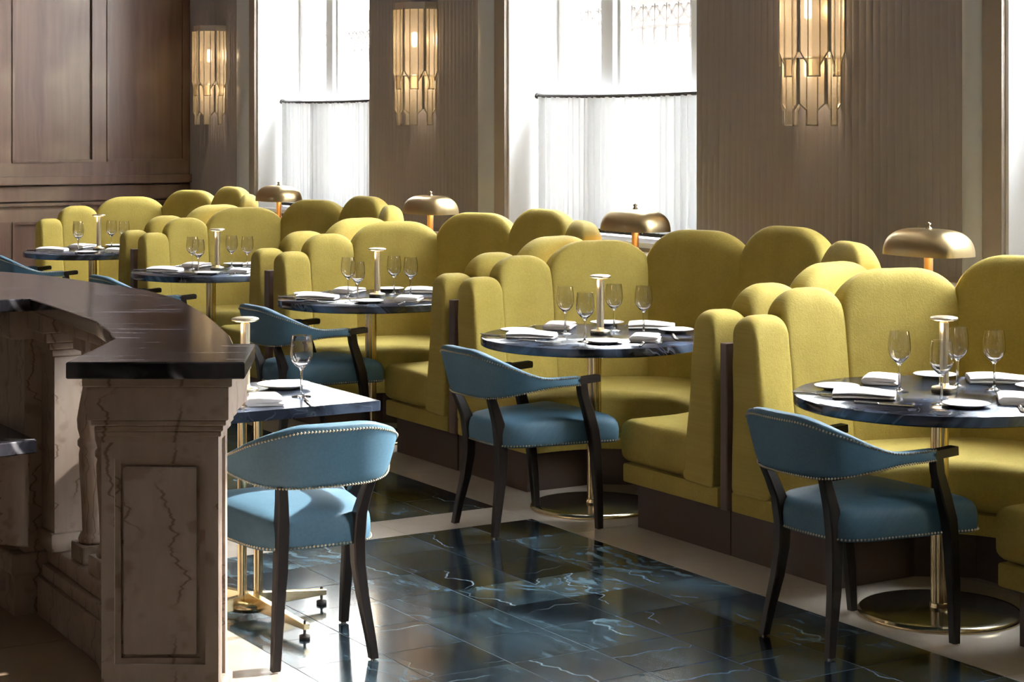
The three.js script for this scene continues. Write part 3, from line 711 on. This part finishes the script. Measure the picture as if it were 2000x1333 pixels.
// ---------------------------------------------------------------- blue armchairs
function backSection(pathPts, q0) { return null; }
function makeChair(label) {
  const t = thing('armchair', label, 'chair', P(0, 0, 0), 0, 'blue armchairs with brass nails');
  // local: chair faces -z; rear feet at z = 0
  // seat
  const half = [[0.0, -0.03], [0.08, -0.033], [0.145, -0.045], [0.18, -0.075], [0.205, -0.14], [0.23, -0.3], [0.243, -0.41], [0.262, -0.48], [0.266, -0.525], [0.245, -0.55], [0.15, -0.562], [0, -0.567]];
  const outline = [...half, ...half.slice(1, -1).reverse().map(([x, z]) => [-x, z])];
  const curve = new THREE.CatmullRomCurve3(outline.map(([x, z]) => new THREE.Vector3(x, 0, z)), true, 'catmullrom', 0.4), ring = curve.getSpacedPoints(72).slice(0, 72);
  const prof = [[0.9, 0.362], [0.985, 0.362], [1, 0.368], [1.008, 0.39], [1.008, 0.415], [0.995, 0.437], [0.965, 0.455], [0.9, 0.468], [0.75, 0.478], [0.5, 0.485], [0.2, 0.488], [0.001, 0.488]];
  const pos = [], uv = [], idx = [], m = ring.length, cz = -0.29;
  for (const [q, y] of prof) for (const p of ring) { const x = p.x * q, z = cz + (p.z - cz) * q; pos.push(x, y, z); uv.push(x, z + y); }
  for (let i = 0; i < prof.length - 1; i++) for (let k = 0; k < m; k++) { const a = i * m + k, b = i * m + (k + 1) % m; idx.push(a, b, a + m, b, b + m, a + m); }
  let sg = indexed(pos, idx, uv);
  { // outward winding check
    const nrm = sg.attributes.normal, pp = sg.attributes.position, at = 4 * m; if (nrm.getX(at) * pp.getX(at) + nrm.getZ(at) * (pp.getZ(at) - cz) < 0) { const ix = sg.index.array; for (let i = 0; i < ix.length; i += 3) [ix[i + 1], ix[i + 2]] = [ix[i + 2], ix[i + 1]]; sg.computeVertexNormals(); }
  }
  const seat = mesh('seat', sg, M.blue, t);
  const bead = new THREE.OctahedronGeometry(0.0048, 0), nails = [];
  const longRing = curve.getSpacedPoints(150);
  for (const p of longRing.slice(0, 150)) nails.push(bead.clone().translate(p.x * 1.012, 0.37, cz + (p.z - cz) * 1.012));
  const sn = mesh('seat_nails', mergeGeometries(nails), M.nail, seat); sn.userData.kind = 'stuff';
  // wrap-round back and arms
  const hp = [[0, 0.05], [0.12, 0.038], [0.195, -0.005], [0.238, -0.085], [0.258, -0.18], [0.266, -0.265], [0.265, -0.335]];
  const bc = new THREE.CatmullRomCurve3([...hp.slice(1).reverse().map(([x, z]) => new THREE.Vector3(-x, 0, z)), ...hp.map(([x, z]) => new THREE.Vector3(x, 0, z))]);
  const NB = 64, ys = (q) => [mixf(0.562, 0.612, smooth(0.22, 0.85, q)), mixf(0.768, 0.65, smooth(0.14, 0.78, q))];
  const secN = 20, bp = [], bu = [], bi = [], top = [], bot = [];
  for (let i = 0; i <= NB; i++) {
    const u = i / NB, c = bc.getPointAt(u), tg = bc.getTangentAt(u), q = Math.abs(2 * u - 1), [y0, y1] = ys(q), nx = tg.z, nz = -tg.x; // candidate outward normal
    const sgn = (nx * c.x + nz * (c.z + 0.2)) >= 0 ? 1 : -1, thick = mixf(0.03, 0.02, q), hh = (y1 - y0) / 2, ym = (y0 + y1) / 2;
    const tilt = 0.05 * (1 - smooth(0.2, 0.9, q));
    for (let k = 0; k < secN; k++) {
      const a = k / secN * Math.PI * 2, e = 0.42, cx = Math.sign(Math.cos(a)) * Math.abs(Math.cos(a)) ** e, sy = Math.sign(Math.sin(a)) * Math.abs(Math.sin(a)) ** e;
      const off = cx * thick + tilt * sy * 0.5;
      bp.push(c.x + sgn * nx * off, ym + sy * hh, c.z + sgn * nz * off); bu.push(u * 1.2, sy * hh);
    }
    const so = thick * 0.98;
    top.push(new THREE.Vector3(c.x + sgn * nx * (so + tilt * 0.4), ym + hh * 0.80, c.z + sgn * nz * (so + tilt * 0.4)));
    bot.push(new THREE.Vector3(c.x + sgn * nx * (so - tilt * 0.46), ym - hh * 0.93, c.z + sgn * nz * (so - tilt * 0.46)));
  }
  for (let i = 0; i < NB; i++) for (let k = 0; k < secN; k++) { const a = i * secN + k, b = i * secN + (k + 1) % secN; bi.push(a, a + secN, b, b, a + secN, b + secN); }
  for (const [at, f] of [[0, 0], [NB * secN, 1]]) for (let k = 1; k < secN - 1; k++) bi.push(...(f ? [at, at + k, at + k + 1] : [at, at + k + 1, at + k]));
  const bgeo = indexed(bp, bi, bu);
  { const nn = bgeo.attributes.normal, at = (NB / 2) * secN; const c = bc.getPointAt(0.5), px = bgeo.attributes.position; if (nn.getZ(at) * (px.getZ(at) - c.z) < 0) { const ix = bgeo.index.array; for (let i = 0; i < ix.length; i += 3) [ix[i + 1], ix[i + 2]] = [ix[i + 2], ix[i + 1]]; bgeo.computeVertexNormals(); } }
  const back = mesh('backrest', bgeo, M.blue, t);
  const bn = [];
  for (const line of [top, bot]) { const cv = new THREE.CatmullRomCurve3(line); for (const p of cv.getSpacedPoints(112)) bn.push(bead.clone().translate(p.x, p.y, p.z)); }
  const bnm = mesh('back_nails', mergeGeometries(bn), M.nail, back); bnm.userData.kind = 'stuff';
  // legs and posts
  for (const s of [1, -1]) {
    mesh('leg', post([[s * 0.163, 0.006, 0.0, 0.028, 0.028], [s * 0.155, 0.08, -0.012, 0.03, 0.032], [s * 0.14, 0.2, -0.036, 0.034, 0.04], [s * 0.13, 0.3, -0.047, 0.038, 0.046], [s * 0.128, 0.38, -0.047, 0.04, 0.048], [s * 0.13, 0.46, -0.035, 0.038, 0.046], [s * 0.138, 0.52, -0.012, 0.034, 0.04], [s * 0.148, 0.575, 0.012, 0.032, 0.034]]), M.ebony, t);
    mesh('leg', post([[s * 0.245, 0.006, -0.455, 0.028, 0.028], [s * 0.25, 0.15, -0.447, 0.034, 0.034], [s * 0.257, 0.34, -0.428, 0.042, 0.042], [s * 0.262, 0.42, -0.412, 0.042, 0.046], [s * 0.262, 0.5, -0.388, 0.036, 0.046], [s * 0.26, 0.57, -0.365, 0.033, 0.042], [s * 0.264, 0.618, -0.355, 0.033, 0.042]]), M.ebony, t);
    const arm = mesh('arm_tip', cham(0.036, 0.028, 0.13, 0.008).translate(0, 0, 0), M.ebony, t); arm.position.set(s * 0.264, 0.632, -0.38); arm.rotation.x = 0.06;
    for (const [x, z] of [[s * 0.163, 0.0], [s * 0.245, -0.455]]) { const gl = mesh('glide', new THREE.CylinderGeometry(0.009, 0.009, 0.006, 12).translate(0, 0.003, 0), M.steel, t); gl.position.set(x, 0, z); }
  }
  return t;
}
const chairSpots = [
  [6.805, 3.99, 0, 'blue velvet armchair with brass nails drawn up to the fourth booth from the panelled wall'],
  [4.755, 3.99, 0, 'blue velvet armchair with brass nails drawn up to the fifth booth from the panelled wall'],
  [8.93, 4.0, 0.03, 'blue velvet armchair with brass nails drawn up to the third booth from the panelled wall'],
  [11.15, 3.97, 0.04, 'blue velvet armchair with brass nails drawn up to the second booth from the panelled wall'],
  [13.35, 3.97, 0.04, 'blue velvet armchair with brass nails drawn up to the first booth from the panelled wall'],
  [5.355, 2.60, Math.PI / 2 - 0.08, 'blue velvet armchair with brass nails at the square marble table by the stone pier'],
];
let chair0 = null;
for (const [s, n, turn, label] of chairSpots) {
  if (!chair0) { chair0 = makeChair(label); chair0.position.copy(P(s, 0, n)); chair0.rotation.y = turn; } else copyOf(chair0, label, null, P(s, 0, n), turn);
}

// ---------------------------------------------------------------- square table by the stone pier
const SQ = [6.03, 2.70];
{
  const t = thing('square_table', 'small square dark marble table on twin brass columns beside the stone pier', 'table', P(SQ[0], 0, SQ[1]));
  const g = cham(0.64, 0.034, 0.56, 0.003).translate(0, 0.737, 0);
  mesh('tabletop', g, M.tableTop, t);
  for (const [x, z] of [[0.03, 0.09], [0.03, 0.03]]) mesh('column', new THREE.CylinderGeometry(0.016, 0.016, 0.66, 20).translate(x - 0.02, 0.385, z), M.brass, t);
  mesh('top_plate', cham(0.3, 0.008, 0.3, 0.002).translate(0, 0.716, 0.05), M.brass, t);
  mesh('hub', lathe([[0, 0.03], [0.07, 0.03], [0.07, 0.05], [0.05, 0.06], [0, 0.06]], 24).translate(0.01, 0, 0.06), M.brass, t);
  for (let k = 0; k < 4; k++) {
    const a = k * Math.PI / 2 + 0.12, L = k % 2 ? 0.30 : 0.36, blade = new THREE.Shape();
    blade.moveTo(0.0, 0.035); blade.lineTo(L, 0.035); blade.lineTo(L, 0.05); blade.lineTo(0.0, 0.085); blade.closePath();
    const arm = mesh('foot_arm', new THREE.ExtrudeGeometry(blade, { depth: 0.02, bevelEnabled: true, bevelSize: 0.002, bevelThickness: 0.002, bevelSegments: 1 }).translate(0, 0, -0.01), M.brass, t);
    arm.position.set(0.01, 0, 0.06); arm.rotation.y = a;
    const ft = mesh('levelling_foot', lathe([[0, 0], [0.018, 0], [0.018, 0.012], [0.005, 0.016], [0.005, 0.06], [0, 0.062]], 14), M.iron, arm); ft.position.set(L - 0.012, 0, 0);
  }
  const T = 0.7545, on = 'on the small square marble table';
  const L1 = copyOf(ware.stick, 'slim brass lamp with disc head ' + on, 'slim brass table lamps', P(6.12, T, 2.665));
  copyOf(ware.plate, 'small white side plate ' + on, 'plate on the square table', P(6.16, T, 2.83)).scale.setScalar(1.2);
  copyOf(ware.glass, 'empty stemmed wine glass ' + on, 'glass on the square table', P(5.93, T, 2.79));
  copyOf(ware.napkin, 'folded white linen napkin ' + on, 'napkin on the square table', P(5.88, T, 2.63), 1.2);
  copyOf(ware.knife, 'steel table knife ' + on, 'knife on the square table', P(5.79, T, 2.75), -0.3);
  copyOf(ware.fork, 'steel table fork ' + on, 'fork on the square table', P(5.83, T, 2.50), 0.15);
}

// ---------------------------------------------------------------- stone balustrade with its black marble top
const camPlan = (r, d) => [d * CT - r * ST, d * ST + r * CT];   // the pier stands square to this diagonal
{
  const topPts = [[4.584, 1.518], [4.353, 1.894], [4.70, 2.075], [4.735, 2.028], [4.93, 2.10], [5.27, 2.20], [5.5, 2.265], [6.02, 2.385], [6.46, 2.42], [6.88, 2.365], [7.245, 2.32], [7.6, 2.2], [8.1, 2.0], [8.1, 1.2], [6.42, 1.2], [6.317, 1.867], [6.30, 1.963], [5.886, 1.936], [5.484, 1.905], [5.234, 1.856], [5.01, 1.796], [4.86, 1.70]];
  const top = thing('counter_top', 'black veined marble top curving over the stone balustrade', 'countertop', P(0, 0, 0));
  mesh('slab', prism(topPts, 1.058, 1.1, 0.003, 1, 0.4), M.counter, top);

  const b = thing('stone_balustrade', 'buff veined stone balustrade with a panelled end pier', 'balustrade', P(0, 0, 0));
  const blk = (r0, r1, d0, d1, y0, y1, name, mat = M.stone, bev = 0) => mesh(name, prism([camPlan(r0, d0), camPlan(r1, d0), camPlan(r1, d1), camPlan(r0, d1)], y0, y1, bev, 1), mat, b);
  const R0 = -1.035, R1 = -0.740, Q0 = 4.80, Q1 = 4.95;
  blk(R0 + 0.012, R1 - 0.008, Q0 + 0.014, Q1 - 0.005, 0.0, 0.9, 'pier');
  // raised frame and sunk panel on the front of the pier
  const yb = 0.325, yt = 0.845, f0 = R0, f1 = R1;
  blk(f0, f0 + 0.033, Q0, Q1, 0.27, 0.885, 'pier_stile'); blk(f1 - 0.033, f1, Q0, Q0 + 0.05, 0.27, 0.885, 'pier_stile');
  blk(f1 - 0.033, f1, Q1 - 0.035, Q1, 0.27, 0.885, 'pier_stile');
  blk(f0 + 0.033, f1 - 0.033, Q0, Q0 + 0.03, 0.27, yb, 'pier_rail'); blk(f0 + 0.033, f1 - 0.033, Q0, Q0 + 0.03, yt, 0.885, 'pier_rail');
  for (const [r0, r1, y0, y1] of [[f0 + 0.033, f0 + 0.048, yb, yt], [f1 - 0.048, f1 - 0.033, yb, yt], [f0 + 0.048, f1 - 0.048, yb, yb + 0.015], [f0 + 0.048, f1 - 0.048, yt - 0.015, yt]]) blk(r0, r1, Q0 + 0.007, Q0 + 0.03, y0, y1, 'panel_bead');
  blk(f0 + 0.056, f1 - 0.056, Q0 + 0.002, Q0 + 0.03, yb + 0.023, yt - 0.023, 'panel', M.stone, 0.003);
  blk(R0 - 0.012, R1 + 0.012, Q0 - 0.012, Q1 + 0.012, 0.2, 0.27, 'base_moulding', M.stone, 0.01);
  blk(R0 - 0.03, R1 + 0.03, Q0 - 0.03, Q1 + 0.03, 0, 0.2, 'pier_base');
  // capital flaring up to the top slab
  const steps = [[0.0, 0.885, 0.90], [0.008, 0.90, 0.915], [0.014, 0.915, 0.93], [0.022, 0.93, 0.945], [0.03, 0.945, 1.03], [0.04, 1.03, 1.058]];
  for (const [o, y0, y1] of steps) blk(R0 - o, R1 + o, Q0 - o, Q1 + o + 0.12 * (o > 0.025 ? 1 : 0), y0, y1, 'capital', M.stone, o ? 0.003 : 0);
  // low wall under the balusters
  const inn = [[6.45, 2.035], [5.75, 2.005], [5.35, 1.92], [5.02, 1.78]], outw = [[5.12, 2.03], [5.4, 2.17], [5.75, 2.26], [6.45, 2.30]];
  const off = (o) => [...inn.map(([s, n]) => [s, n - o]), ...outw.map(([s, n]) => [s, n + o])];
  mesh('kerb', prism(off(0), 0, 0.13), M.stone, b);
  mesh('kerb_moulding', prism(off(-0.012), 0.13, 0.175, 0.006, 2), M.stone, b);
  mesh('kerb_moulding', prism(off(-0.03), 0.175, 0.236, 0.012, 3), M.stone, b);
  mesh('top_rail', prism(off(-0.02), 0.985, 1.058, 0.01, 2), M.stone, b);
  // balusters
  const bal = lathe([[0, 0.06], [0.052, 0.06], [0.056, 0.075], [0.05, 0.09], [0.042, 0.1], [0.045, 0.2], [0.052, 0.3], [0.054, 0.355], [0.05, 0.375], [0.058, 0.385], [0.058, 0.4], [0.05, 0.41], [0.058, 0.44], [0.06, 0.47], [0.05, 0.53], [0.036, 0.6], [0.032, 0.66], [0.046, 0.68], [0.046, 0.7], [0, 0.7]], 28);
  for (const [s, n] of [[6.13, 2.13], [5.9, 2.11], [5.68, 2.08], [5.45, 2.03], [5.22, 1.94]]) {
    const m = mesh('baluster', bal, M.stone, b); m.position.copy(P(s, 0.236, n));
    const bs = mesh('baluster_block', cham(0.125, 0.06, 0.125, 0.004).translate(0, 0.03, 0), M.stone, m);
    mesh('baluster_block', cham(0.115, 0.05, 0.115, 0.004).translate(0, 0.725, 0), M.stone, m);
  }
  // half pilaster that ends the run of balusters, with its capital
  mesh('pilaster', prism([[6.45, 2.05], [6.31, 2.05], [6.31, 2.20], [6.45, 2.20]], 0.236, 0.90, 0.004, 1), M.stone, b);
  mesh('pilaster_base', prism([[6.45, 2.035], [6.295, 2.035], [6.295, 2.21], [6.45, 2.21]], 0.236, 0.30, 0.008, 2), M.stone, b);
  [[0.0, 0.90, 0.925], [0.015, 0.925, 0.95], [0.03, 0.95, 0.985], [0.05, 0.985, 1.058]].forEach(([o, y0, y1]) => mesh('pilaster_capital', prism([[6.47, 2.04 - o], [6.30 - o, 2.04 - o], [6.30 - o, 2.22], [6.47, 2.22]], y0, y1, 0.004, 1), M.stone, b));
  // solid return wall beyond
  mesh('return_wall', prism([[6.45, 1.99], [6.45, 2.30], [8.0, 2.20], [8.0, 1.99]], 0.2, 1.058), M.stone, b);
  mesh('return_base', prism([[6.45, 1.955], [6.45, 2.32], [8.0, 2.24], [8.0, 1.955]], 0, 0.14), M.stone, b);
  mesh('return_moulding', prism([[6.43, 1.94], [6.43, 2.33], [8.0, 2.25], [8.0, 1.94]], 0.14, 0.215, 0.015, 3), M.stone, b);
  mesh('return_capital', prism([[6.42, 1.93], [6.42, 2.2], [8.0, 2.2], [8.0, 1.93]], 0.95, 1.058, 0.012, 2), M.stone, b);
}
{
  const sh = thing('marble_shelf', 'black marble shelf on a carved stone bracket beside the balustrade', 'shelf', P(0, 0, 0));
  mesh('slab', prism([[6.30, 1.985], [6.20, 1.30], [6.72, 1.24], [6.80, 1.985]], 0.58, 0.625, 0.003, 1), M.counter, sh);
  const br = new THREE.Shape(); br.moveTo(0, 0.58); br.lineTo(0.34, 0.58); br.lineTo(0.34, 0.53); br.bezierCurveTo(0.25, 0.52, 0.3, 0.42, 0.22, 0.40); br.bezierCurveTo(0.14, 0.38, 0.2, 0.30, 0.1, 0.27); br.lineTo(0, 0.25); br.closePath();
  const g = mesh('bracket', new THREE.ExtrudeGeometry(br, { depth: 0.1, bevelEnabled: true, bevelSize: 0.006, bevelThickness: 0.006, bevelSegments: 2, curveSegments: 10 }).rotateY(-Math.PI / 2), M.stone, sh);
  g.position.copy(P(6.40, 0, 1.985));
}

renderer.render(scene, camera);
